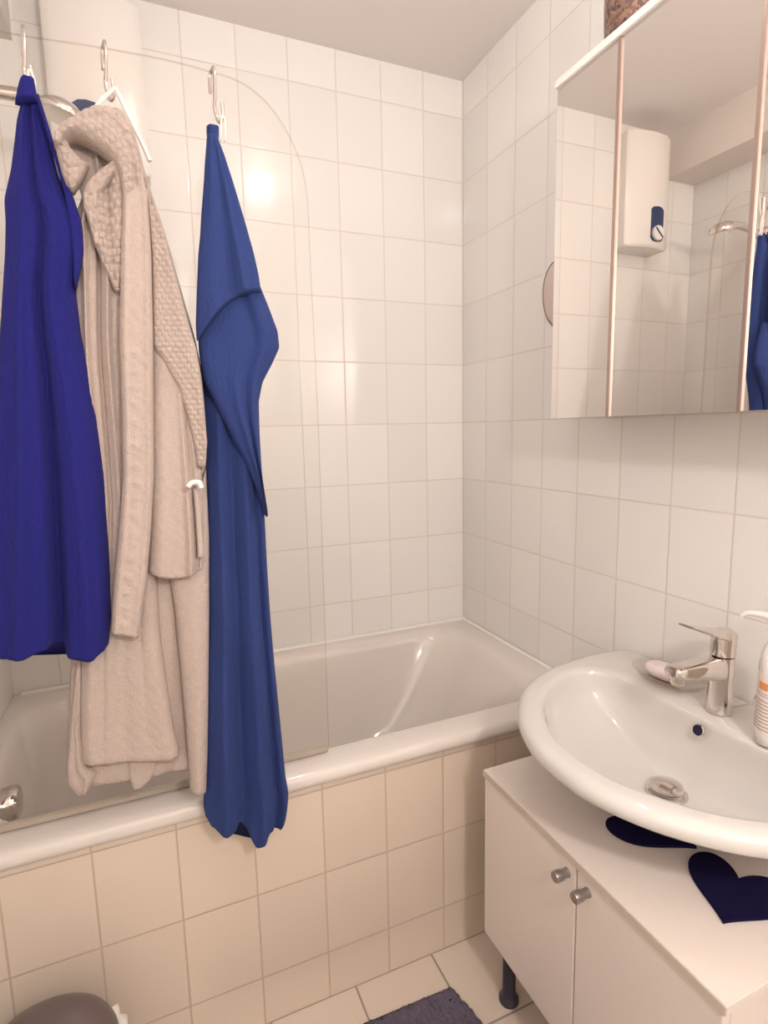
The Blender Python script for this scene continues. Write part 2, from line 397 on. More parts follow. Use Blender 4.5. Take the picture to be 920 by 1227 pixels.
# ------------------------------------------------------------ water heater
def heater():
    x0, x1, z0, z1 = -1.212, -.990, 1.945, 2.352
    t = thing('water_heater', 'white electric water heater on the back wall by the boxed beam, seen in the mirror', 'water heater', ((x0+x1)/2, 0, z0))
    def sec(z, k=1, ins=0):
        P = []; xm = (x0+x1)/2; hw = (x1-x0)/2-ins; n = 16
        P.append((xm-hw, -.001, z)); P.append((xm-hw, -.078, z))
        for i in range(n+1):
            u = -1+2*i/n; P.append((xm+u*(hw-.006), -.084-(.022*(1-u*u))*k, z))
        P.append((xm+hw, -.078, z)); P.append((xm+hw, -.001, z)); return P
    loft('casing', [sec(z0-.0, .6, .012), sec(z0+.004, .8, .004), sec(z0+.012, 1), sec(z1-.012, 1), sec(z1-.003, .9, .003), sec(z1, .7, .010)], M_plastic, t, auto=35)
    cx = -1.128; yy = -.106
    dp = loft('display', [[(cx+a*.034*k, yy+q+.004*abs(a), 2.029+b*.061*(1 if abs(b) < 1 else 1)) for a, b in ((-1, -.85), (-.6, -1), (0, -1.04), (.6, -1), (1, -.85), (1, .85), (.6, 1), (0, 1.03), (-.6, 1), (-1, .85))] for k, q in ((1, .004), (1, -.003), (.94, -.005))], M_navypl, t, auto=30)
    lathe('dial', [(.027, .004), (.027, -.010), (.024, -.013), (.004, -.013)], M_plastic, dp, (cx, yy, 1.996), axis='y')
    o = box('dial_mark', -.025, .025, -.0008, .0008, -.003, .003, M_navypl, dp); o.location = (cx, yy-.0138, 1.996); o.rotation_euler = (0, radians(-42), 0)
    settle(t)
heater()

# ------------------------------------------------------------ hand shower on its bracket (left wall)
def shower():
    t = thing('hand_shower', 'hand shower on a wall rail behind the blue towel, its head seen in the mirror', 'hand shower', (XL, -.33, .9))
    lathe('rail', [(.009, .95), (.009, 2.08)], M_chrome, t, (XL+.045, -.33, 0))
    for z in (.97, 2.06): lathe('rail_bracket', [(.016, XL+.001), (.016, XL+.01), (.009, XL+.012), (.009, XL+.045)], M_chrome, t, (0, -.33, z), axis='x')
    lathe('holder', [(.018, -.02), (.02, -.018), (.02, .018), (.018, .02)], M_chrome, t, (XL+.05, -.345, 1.955), axis='y')
    hd = tube('handle', [(-1.40, -.345, 1.925), (-1.36, -.345, 1.94), (-1.30, -.345, 1.958), (-1.24, -.345, 1.962), (-1.205, -.345, 1.952)], .012, M_chrome, t, rad=[.010, .011, .012, .013, .016], n=14)
    rings = []
    ax = Vector((-.28, 0, -.96)).normalized(); e1 = Vector((.96, 0, -.28)); e2 = Vector((0, 1, 0)); c = Vector((-1.165, -.345, 1.945))
    for r, h in ((.010, -.02), (.030, -.014), (.042, -.004), (.045, .006), (.043, .012), (.036, .013), (.005, .013)):
        rings.append([c+ax*h+e1*r*cos(2*pi*i/32)+e2*r*sin(2*pi*i/32) for i in range(32)])
    loft('shower_head', rings, M_chrome, t, auto=60)
    tube('hose', [(-1.40, -.345, 1.925), (-1.425, -.345, 1.86), (-1.41, -.36, 1.5), (-1.40, -.38, 1.1), (-1.41, -.37, .85), (-1.43, -.35, .78)], .007, M_alu, t, n=10)
    settle(t)
shower()

# ------------------------------------------------------------ washbasin
BX, BY, BZ = -.285, -1.097, .736
half_out = [(0, .306), (-.03, .317), (-.10, .325), (-.18, .320), (-.25, .306), (-.30, .288), (-.345, .262), (-.385, .230), (-.42, .190), (-.45, .146), (-.472, .098), (-.485, .05), (-.488, 0)]
half_in = [(-.148, 0), (-.149, .1), (-.150, .18), (-.155, .213), (-.168, .240), (-.195, .256), (-.235, .259), (-.29, .240), (-.33, .215), (-.365, .183), (-.398, .138), (-.422, .092), (-.436, .05), (-.441, 0)]
def polar(half, n=96, corner=True):
    pts = [(x, h) for x, h in half]
    sp = smooth_path([(x, h, 0) for x, h in pts], 6)
    P = [(p.x, p.y) for p in sp]
    full = [(x-BX, -h) for x, h in P]+[(x-BX, h) for x, h in P[::-1]]
    out = []
    for i in range(n):
        a = 2*pi*i/n; dx, dy = cos(a), sin(a); best = None
        for j in range(len(full)):
            ax_, ay_ = full[j]; bx_, by_ = full[(j+1) % len(full)]
            ex, ey = bx_-ax_, by_-ay_; den = dx*ey-dy*ex
            if abs(den) < 1e-12: continue
            s = (ax_*ey-ay_*ex)/den; q = (ax_*dy-ay_*dx)/den
            if s > 0 and -1e-6 <= q <= 1+1e-6 and (best is None or s > best): best = s
        out.append(best)
    return out
def basin():
    t = thing('washbasin', 'large white ceramic washbasin mounted on the right wall over the vanity', 'washbasin', (0, BY, .56))
    n = 120; ro = polar(half_out, n); ri = polar(half_in, n)
    A = [(cos(2*pi*i/n), sin(2*pi*i/n)) for i in range(n)]
    def pt(r, i, z, sx=0): return (min(-.0015, BX+sx+A[i][0]*r), BY+A[i][1]*r, z)
    R = []
    for s, z in ((.10, .594), (.22, .595), (.38, .600), (.50, .614), (.60, .634), (.70, .655), (.80, .675), (.88, .690), (.93, .698), (.965, .703), (.985, .707), (.996, .712), (1.0, .718)):
        R.append([pt(ro[i]*s, i, z, .055*(1-s)) for i in range(n)])
    for k, z in ((.001, .725), (.005, .731), (.011, .7350)):
        R.append([pt(ro[i]-k, i, z) for i in range(n)])
    R.append([pt(max(ri[i]+.010, ro[i]-.022), i, .7375) for i in range(n)])
    for k in (.6, .25): R.append([pt(ri[i]+.009+(max(0, ro[i]-.022-ri[i]-.009))*k, i, .7366) for i in range(n)])
    R.append([pt(ri[i]+.005, i, .7352) for i in range(n)])
    R.append([pt(ri[i]+.0005, i, .7315) for i in range(n)])
    dr = Vector((-.222, BY, 0))
    for s, z in ((.99, .723), (.978, .708), (.955, .692), (.92, .677), (.86, .662), (.77, .648), (.66, .635), (.52, .621), (.36, .611), (.2, .606), (.09, .605)):
        sh = (1-s)**.8*(dr.x-BX); R.append([pt(ri[i]*s, i, z, sh) for i in range(n)])
    loft('basin_bowl', R, M_ceramic, t, cap=(True, True), auto=180)
    lathe('waste_pipe', [(.030, .5505), (.030, .596)], M_plastic, t, (-.145, BY, 0))
    # overflow hole, drain
    ov = lathe('overflow_hole', [(.0125, 0), (.0125, -.002), (.0095, -.003)], M_chrome, t, (0, 0, 0), axis='x', cap=(True, False)); ov.location = (-.1565, -1.10, .7145); ov.rotation_euler = (0, radians(18), 0)
    q = lathe('overflow_opening', [(.0105, -.0018), (.0095, -.0034), (.0005, -.0034)], mat('dark hole', (.006, .006, .03), .4), t, (0, 0, 0), axis='x'); q.location = ov.location; q.rotation_euler = ov.rotation_euler
    lathe('drain_ring', [(.036, .599), (.036, .603), (.032, .6045), (.028, .602), (.026, .598)], M_chrome, t, (-.228, -1.097, .006), cap=(False, True))
    lathe('drain_plug', [(.010, .599), (.026, .607), (.029, .613), (.027, .618), (.018, .6225), (.001, .6245)], M_chrome, t, (-.228, -1.097, .006))
    settle(t)
basin()

# ------------------------------------------------------------ faucet
def faucet():
    cx, cy = -.099, -1.096; z0 = .737
    t = thing('basin_faucet', 'chrome single-lever faucet on the washbasin', 'faucet', (cx, cy, z0))
    lathe('faucet_body', [(.020, z0), (.0222, z0+.002), (.0228, z0+.005), (.0214, z0+.02), (.0208, z0+.06), (.0212, z0+.108), (.0210, z0+.111), (.018, z0+.112)], M_chrome, t, (cx, cy, 0), n=48)
    def rbox(xc, zc, hw, hh, tilt, r=.35, n=24):
        P = []
        for i in range(n):
            a = 2*pi*i/n; c, s = cos(a), sin(a); e = .55
            py = hw*math.copysign(abs(c)**e, c); pz = hh*math.copysign(abs(s)**e, s)
            P.append((xc+pz*sin(tilt), cy+py, zc+pz*cos(tilt)))
        return P
    # spout
    loft('spout', [rbox(cx-.004, .8255, .0190, .0235, 0), rbox(cx-.028, .8280, .0190, .0212, .02), rbox(cx-.065, .8325, .0188, .0170, .04), rbox(cx-.100, .8370, .0182, .0130, .06), rbox(cx-.126, .8400, .0172, .0102, .1), rbox(cx-.132, .8405, .014, .007, .1)], M_chrome, t, auto=60)
    lathe('aerator', [(.0120, .815), (.0130, .817), (.0130, .830)], M_chrome, t, (cx-.113, cy, 0), n=28)
    # handle: cap and flat lever
    lathe('handle_cap', [(.0185, z0+.1125), (.0212, z0+.114), (.0215, z0+.135), (.0213, z0+.150), (.0198, z0+.158), (.014, z0+.1615), (.001, z0+.1625)], M_chrome, t, (cx, cy, 0), n=48)
    loft('lever', [rbox(cx+.012, z0+.150, .019, .009, 0), rbox(cx-.012, z0+.1545, .021, .0095, 0), rbox(cx-.035, z0+.1615, .0205, .0072, .1), rbox(cx-.060, z0+.170, .0195, .0048, .2), rbox(cx-.085, z0+.1785, .018, .0032, .3), rbox(cx-.100, z0+.184, .0165, .0020, .3)], M_chrome, t, auto=60)
    tube('lift_rod', [(-.085, -1.105, .745), (-.052, -1.125, .757), (-.045, -1.131, .776), (-.043, -1.150, .786)], .0020, M_chrome, t, n=8)
    settle(t)
faucet()

# ------------------------------------------------------------ soap and dish
def ell(cx, cy, a, b, z, rot, n=40, e=1):
    P = []
    for i in range(n):
        q = 2*pi*i/n; c, s = cos(q), sin(q); x = a*math.copysign(abs(c)**e, c); y = b*math.copysign(abs(s)**e, s)
        P.append((cx+x*cos(rot)-y*sin(rot), cy+x*sin(rot)+y*cos(rot), z))
    return P
sx, sy, rot = -.080, -.968, radians(94)
M_dish = glass('dish glass', (.94, .92, .90), .05)
o = loft('soap_dish', [ell(sx, sy, .037, .024, .738, rot), ell(sx, sy, .050, .033, .739, rot), ell(sx, sy, .070, .047, .746, rot), ell(sx, sy, .080, .055, .757, rot), ell(sx, sy, .081, .056, .759, rot), ell(sx, sy, .078, .053, .759, rot), ell(sx, sy, .068, .045, .7485, rot), ell(sx, sy, .048, .031, .742, rot), ell(sx, sy, .02, .012, .7415, rot)], M_dish, auto=70)
tag(o, 'shallow oval clear glass soap dish beside the faucet', 'soap dish')
o = loft('soap_bar', [ell(sx-.002, sy+.012, .020, .012, .744, rot, e=.9), ell(sx-.002, sy+.012, .034, .021, .747, rot, e=.9), ell(sx-.002, sy+.012, .042, .028, .756, rot, e=.9), ell(sx-.002, sy+.012, .040, .026, .765, rot, e=.9), ell(sx-.002, sy+.012, .030, .019, .771, rot, e=.9), ell(sx-.002, sy+.012, .012, .008, .7735, rot)], M_soap, auto=180)
tag(o, 'worn lilac and white bar of soap in the glass dish', 'soap')

# ------------------------------------------------------------ soap bottle
def bottle():
    cx, cy = -.114, -1.204; z0 = .7385
    t = thing('soap_dispenser', 'white pump soap bottle with orange printed label at the back of the washbasin', 'soap dispenser', (cx, cy, z0))
    def sec(a, b, z): return ell(cx, cy, a, b, z0+z, radians(30), 40, .85)
    loft('bottle_body', [sec(.030, .020, 0), sec(.036, .025, .003), sec(.038, .0265, .02), sec(.038, .0265, .135), sec(.0365, .0255, .150), sec(.030, .022, .162), sec(.018, .017, .170), sec(.014, .014, .174)], M_plastic, t, auto=60)
    lb = loft('label', [sec(.0384, .0269, .022), sec(.0384, .0269, .128)], mat('cream label', (.86, .76, .70), .4), t, cap=(False, False))
    def arc(z, zz, a0, a1, m, nm, parent):
        P0 = sec(.0387, .0272, z); P1 = sec(.0387, .0272, zz); n = 40
        idx = [(a0+k) % n for k in range(a1-a0+1)]
        vs = [P0[i] for i in idx]+[P1[i] for i in idx]; q = len(idx)
        return vs, [(k, k+1, q+k+1, q+k) for k in range(q-1)]
    vs, fs = [], []
    for k in range(9):
        v, f = arc(.030+k*.0062, .0318+k*.0062, 9+(k*7) % 3, 33-(k*5) % 6, None, '', None)
        fs += [tuple(x+len(vs) for x in ff) for ff in f]; vs += v
    for z in (.089, .093):
        v, f = arc(z, z+.0012, 10, 34, None, '', None); fs += [tuple(x+len(vs) for x in ff) for ff in f]; vs += v
    mk('label_print', vs, fs, M_ink, lb, smooth=True)
    v, f = arc(.100, .113, 14, 18, None, '', None); mk('label_logo', v, f, M_orange, lb)
    lathe('pump_collar', [(.016, z0+.170), (.017, z0+.172), (.017, z0+.186), (.008, z0+.189), (.006, z0+.190), (.006, z0+.206)], M_plastic, t, (cx, cy, 0), n=28)
    tube('pump_nozzle', [(cx+.012, cy-.010, z0+.212), (cx-.0, cy, z0+.214), (cx-.008, cy+.03, z0+.216), (cx-.012, cy+.050, z0+.213), (cx-.014, cy+.058, z0+.205)], .006, M_plastic, t, rad=[.008, .009, .0055, .0045, .0035], n=14)
    settle(t)
bottle()

# ------------------------------------------------------------ vanity unit
def vanity():
    t = thing('vanity_cabinet', 'low white two-door vanity cabinet on dark legs under the washbasin', 'cabinet', (-.22, -1.095, 0))
    x0, x1, y0, y1, z0, z1 = -.424, -.006, -1.368, -.824, .163, .535
    box('body', x0, x1, y0, y1, z0, z1, M_lac, t, bev=.001)
    tp = box('top_panel', -.443, -.004, -1.374, -.820, .5355, .550, M_lac, t, bev=.0012)
    box('edge_band', -.4440, -.4425, -1.3735, -.8205, .5360, .5492, M_lacedge, tp)
    for k, (a, b) in enumerate(((-1.103, y1), (y0, -1.106))):
        dr = box('door', -.441+.001*k, -.4245, a, b, .160, .5335, M_lac, t, bev=.001)
        ky = -1.083 if k == 0 else -1.131
        lathe('knob', [(.0085, -.4405), (.0078, -.446), (.0078, -.452), (.0095, -.456), (.0098, -.468), (.0088, -.470), (.002, -.4705)], M_steelm, dr, (0, ky, .510), axis='x', n=24)
    for x in (-.400, -.05):
        for y in (-.862, -1.33):
            lathe('leg', [(.022, 0), (.022, .008), (.018, .014), (.0145, .020), (.0145, .150), (.022, .155), (.022, .1635)], M_darkpl, t, (x, y, 0), n=24)
    settle(t)
vanity()

# ------------------------------------------------------------ felt hearts on the vanity top
def heart(label, cx, cy, ang, size):
    P = []; n = 56
    for i in range(n):
        a = 2*pi*i/n
        x = 16*math.copysign(abs(sin(a))**2.25, sin(a)); y = 13*cos(a)-5*cos(2*a)-2*cos(3*a)-cos(4*a)
        x /= 16; y = (y+2.5)/15.5
        P.append((x*size*.5, y*size*.53))
    ca, sa = cos(ang), sin(ang)
    def ring(k, z): return [(cx+(x*k)*ca-(y*k)*sa, cy+(x*k)*sa+(y*k)*ca, z) for x, y in P]
    o = loft('felt_heart', [ring(.985, .5503), ring(1, .552), ring(1, .5545), ring(.985, .556)], M_navyfelt, auto=50)
    o['label'] = label; o['category'] = 'decoration'; o['group'] = 'felt hearts on the vanity'
    return o
heart('navy felt heart nearer the front corner of the vanity top', -.272, -1.262, radians(-65.5), .142)
heart('navy felt heart mostly hidden beneath the washbasin rim', -.262, -1.105, radians(20), .142)

# ------------------------------------------------------------ bath mat
def bathmat():
    c = Vector((-.505, -.786)); u = Vector((-1, .03)).normalized(); v = Vector((.29, -1)).normalized(); v = Vector((.22, -1)).normalized()
    nx, ny = 150, 100; W, H = .52, .50; vs = []; fs = []
    rnd = random.Random(3)
    for j in range(ny+1):
        for i in range(nx+1):
            p = c+u*(W*i/nx)+v*(H*j/ny); e = min(i, nx-i, j, ny-j)
            h = .002+.013*min(1, e/3)+(rnd.random()-.5)*.006*(1 if e else 0)+.003*abs(sin(i*.9+sin(j*.3)))
            k = (rnd.random()-.5)*.006
            vs.append((p.x+k, p.y+(rnd.random()-.5)*.006, h if e else .001))
    for j in range(ny):
        for i in range(nx):
            a = j*(nx+1)+i; fs.append((a, a+1, a+nx+2, a+nx+1))
    n = len(vs); border = [i for i in range(nx+1)]+[j*(nx+1)+nx for j in range(1, ny+1)]+[ny*(nx+1)+i for i in range(nx-1, -1, -1)]+[j*(nx+1) for j in range(ny-1, 0, -1)]
    fs.append(tuple(border))
    o = mk('bath_mat', vs, fs, M_mat, smooth=True); o.location.z = .0005
    tag(o, 'plum grey shaggy bath mat on the floor before the tub', 'bath mat')
bathmat()

# ------------------------------------------------------------ pedal bin
def bin_():
    cx, cy = -1.285, -.850; t = thing('pedal_bin', 'small brushed metal bin with domed lid beside the tub panel', 'bin', (cx, cy, 0))
    m = mat('brushed gunmetal', (.20, .165, .18), .33, .75); m2 = mat('dark bin base', (.05, .045, .05), .5)
    lathe('bin_body', [(0.1034, 0.0124), (0.1056, 0.0145), (0.1056, 0.2716), (0.1034, 0.2747)], m, t, (cx, cy, 0), n=64)
    lathe('base_ring', [(0.1078, 0.0000), (0.1089, 0.0031), (0.1089, 0.0145), (0.0990, 0.0166)], m2, t, (cx, cy, 0), n=64)
    lathe('lid', [(0.1084, 0.2757), (0.1100, 0.2788), (0.1095, 0.2892), (0.1034, 0.3016), (0.0880, 0.3161), (0.0660, 0.3275), (0.0396, 0.3347), (0.0132, 0.3378), (0.0011, 0.3383)], m, t, (cx, cy, 0), n=64)
    # white liner edge sticking out under the lid
    vs = []; fs = []; n = 10
    for i in range(n+1):
        a = radians(-12+48*i/n); k = .005*sin(i*2.1)
        vs += [(cx+(.106)*cos(a), cy+.106*sin(a), .276), (cx+(.124+k)*cos(a), cy+(.124+k)*sin(a), .271), (cx+(.125+k)*cos(a), cy+(.125+k)*sin(a), (.230)+.01*sin(i*1.7)), (cx+(.1065)*cos(a), cy+.1065*sin(a), .225)]
    for i in range(n):
        for k in range(3): fs.append((4*i+k, 4*i+k+1, 4*i+k+5, 4*i+k+4))
        fs.append((4*i+3, 4*i, 4*i+4, 4*i+7))
    mk('bin_liner', vs, fs, M_plastic, t)
    tube('pedal', [(cx, cy-.10, .012), (cx, cy-.135, .014), (cx, cy-.15, .012)], .01, m2, t, flat=.4)
    settle(t)
bin_()

# ------------------------------------------------------------ hooks and cloths
def hook(x, label, zt=1.918, s=1.0, drop=.13, tilt=0):
    y = -.638
    t = thing('s_hook', label, 'hook', (x, y, zt-drop), 'metal S-hooks on the screen edge')
    a = .011*s
    tube('hook_wire', [(x-.004, y+.010, zt-.030), (x-.003, y+.011, zt-.004), (x, y+.004, zt+.0060), (x+.002, y-.008, zt+.004), (x+.002, y-.013, zt-.012), (x+.0, y-.016, zt-.05), (x-.002, y-.018, zt-.066), (x+.002, y-.021, zt-.088), (x+.006, y-.026, zt-.092), (x+.010, y-.030, zt-.082), (x+.009, y-.033, zt-.064)], .0030, M_chrome, t, n=10, sub=6)
    settle(t); return t
h3 = hook(-.900, 'metal S-hook carrying the right-hand blue towel', 1.917)
h2 = hook(-1.074, 'metal S-hook carrying the cream bathrobe', 1.920)
h1 = hook(-1.190, 'metal S-hook carrying the left blue towel', 1.916)

def lp(name, m, parent, x, y, zt, zb, w=.006, x2=None):
    x2 = x if x2 is None else x2
    return tube(name, [(x2-w, y, zb), (x+.001-w*.5, y-.002, zt-.012), (x+.002, y-.003, zt), (x+.004+w*.5, y-.002, zt-.012), (x2+w, y, zb)], .0018, m, parent, n=8)

# --- right-hand towel
M_towelBl = M_towelB
def towel_right():
    Y = -0.661; K = .068
    t = thing('blue_towel', 'deep blue towel hung by one corner, its tail reaching below the tub rim', 'towel', (-.88, Y, .46), 'blue towels on the screen')
    lp('hanging_loop', M_cord, t, -.893, Y-.006, 1.833, 1.793, .004)
    wob = lambda a: (lambda u, q, x, z: a*sin(x*55+z*9+2*sin(z*7))*sm(.2, .5, q)+.0007*sin(x*700+3*sin(z*300))*sin(z*650))
    L = [(-0.9189, 1.7993), (-0.9278, 1.7324), (-0.9383, 1.6621), (-0.9485, 1.5778), (-0.9555, 1.4790), (-0.9578, 1.4078), (-0.9580, 1.3069), (-0.9642, 1.2193), (-0.9656, 1.1603), (-0.9726, 1.0411), (-0.9797, 0.9203), (-0.9912, 0.7986), (-1.0006, 0.7067), (-1.0036, 0.6441), (-1.0115, 0.5744), (-1.0088, 0.5495)]
    R = [(-0.9021, 1.8023), (-0.8915, 1.7518), (-0.8713, 1.6706), (-0.8543, 1.5721), (-0.8411, 1.5001), (-0.8439, 1.4110), (-0.8594, 1.3359), (-0.8618, 1.2756), (-0.8622, 1.1994), (-0.8626, 1.1223), (-0.8641, 1.0286), (-0.8639, 0.9335), (-0.8622, 0.8366), (-0.8578, 0.7045), (-0.8544, 0.6033), (-0.8506, 0.5599), (-0.8559, 0.5275), (-0.8622, 0.5056)]
    def dep(q): return .010+.021*sm(0, .3, q)-.006*sm(.7, 1, q)
    drape('towel_body', L, R, Y, dep, [(.20, .22, .09, .0, .020), (.42, .44, .07, .0, -.018), (.62, .66, .09, .0, .022), (.80, .86, .035, 0, -.016), (.93, .95, .05, 0, .014)], M_towelB, t, nu=110, nv=220, back=.014, micro=wob(.003), slant=K, hem=[(0, .016), (.07, -.001), (.18, -.008), (.33, -.003), (.40, .008), (.46, .0), (.58, -.034), (.66, -.026), (.78, -.010), (.9, -.006), (.96, .006), (1, .02)])
    # middle layer: the flap whose diagonal hem crosses to the right, and the side lobe
    Lm = [(-0.9543, 1.5406), (-0.9619, 1.4721), (-0.9631, 1.4172), (-0.9585, 1.3688), (-0.9374, 1.3170), (-0.9156, 1.2652), (-0.8983, 1.2240), (-0.8834, 1.1850), (-0.8736, 1.1547), (-0.8692, 1.1305)]
    Rm = [(-0.8536, 1.5489), (-0.8375, 1.5047), (-0.8226, 1.4596), (-0.8214, 1.4307), (-0.8368, 1.4011), (-0.8567, 1.3674), (-0.8665, 1.3310), (-0.8691, 1.2903), (-0.8695, 1.2168), (-0.8671, 1.1632), (-0.8656, 1.1392), (-0.8651, 1.1241)]
    drape('folded_flap', Lm, Rm, Y-.036, lambda q: .016+.006*sin(q*3), [(.45, .45, .10, .0, .012), (.66, .66, .05, -.006, -.006), (.80, .80, .08, .006, .006)], M_towelB, t, nu=90, nv=140, back=.010, micro=wob(.0015), slant=K)
    # top flap, ends in a slanting hem
    Lt = [(-0.9259, 1.7744), (-0.9334, 1.7239), (-0.9430, 1.6440), (-0.9544, 1.5767), (-0.9618, 1.5095), (-0.9665, 1.4623), (-0.9673, 1.4326)]
    Rt = [(-0.9112, 1.7771), (-0.9000, 1.7449), (-0.8870, 1.6979), (-0.8718, 1.6367), (-0.8609, 1.5887), (-0.8548, 1.5520), (-0.8524, 1.5230)]
    drape('top_flap', Lt, Rt, Y-.056, lambda q: .006+.012*q, [(.30, .25, .16, .004, .008), (.68, .72, .05, 0, .010), (.56, .58, .05, 0, -.008)], M_towelB, t, nu=80, nv=110, back=.012, hemsag=-.022, micro=wob(.0012), slant=K)
    drape('knotted_tip', [(-0.9218, 1.8024), (-0.9227, 1.7892), (-0.9195, 1.7739)], [(-0.9011, 1.8021), (-0.9019, 1.7900), (-0.9043, 1.7737)], Y-.026, .016, [], M_towelB, t, nu=16, nv=16, back=.012)
    settle(t)
towel_right()

# --- left-hand towel
def towel_left():
    Y = -0.690; K = .062
    t = thing('blue_towel', 'royal blue towel hanging in straight pleats at the left edge', 'towel', (-1.2, Y, .8), 'blue towels on the screen')
    lp('hanging_loop', M_cord, t, -1.182, Y-.002, 1.833, 1.80, .006)
    L = [(-1.1884, 1.7993), (-1.1961, 1.7838), (-1.2036, 1.7591), (-1.2099, 1.7230), (-1.2178, 1.6808), (-1.2302, 1.6355), (-1.2311, 1.6023), (-1.2364, 1.5541), (-1.2503, 1.4568), (-1.2697, 1.3342), (-1.2915, 1.1856), (-1.3092, 1.0605), (-1.3245, 0.9388)]
    R = [(-1.1711, 1.8028), (-1.1676, 1.7800), (-1.1621, 1.7432), (-1.1556, 1.6904), (-1.1425, 1.6473), (-1.1295, 1.6120), (-1.1289, 1.5773), (-1.1364, 1.5415), (-1.1439, 1.5070), (-1.1416, 1.4374), (-1.1341, 1.3862), (-1.1298, 1.3079), (-1.1265, 1.2148), (-1.1291, 1.1065), (-1.1321, 1.0380), (-1.1346, 0.9757), (-1.1423, 0.9250)]
    def dep(q): return .010+.030*sm(0, .25, q)
    fz = lambda u, q, x, z: .0007*sin(x*700+3*sin(z*300))*sin(z*650)
    drape('towel_body', L, R, Y, dep, [(.25, .32, .07, .004, .016), (.60, .86, .09, .002, .016), (.45, .605, .055, -.004, -.040), (.80, .95, .03, .0, .006)], M_towelA, t, nu=110, nv=200, back=.012, micro=fz, slant=K, hem=[(0, 0), (.35, .0), (.50, .008), (.56, .012), (.63, .012), (.67, -.010), (.85, -.014), (.95, -.004), (1, .004)])
    Lf = [(-1.1721, 1.7804), (-1.1646, 1.7449), (-1.1556, 1.6997), (-1.1466, 1.6513), (-1.1440, 1.6036), (-1.1434, 1.5576), (-1.1441, 1.5085)]
    Rf = [(-1.1674, 1.7859), (-1.1599, 1.7504), (-1.1492, 1.6984), (-1.1338, 1.6459), (-1.1248, 1.6059), (-1.1260, 1.5642), (-1.1419, 1.5074)]
    drape('folded_edge', Lf, Rf, Y-.020, .018, [], M_towelA, t, nu=20, nv=60, back=.006, slant=K)
    drape('knotted_tip', [(-1.1918, 1.8086), (-1.1978, 1.7914), (-1.2027, 1.7744)], [(-1.1738, 1.8157), (-1.1728, 1.8032), (-1.1715, 1.7825)], Y-.018, .014, [(.4, .4, .2, .006, .004)], M_towelA, t, nu=16, nv=16, back=.012)
    settle(t)
towel_left()

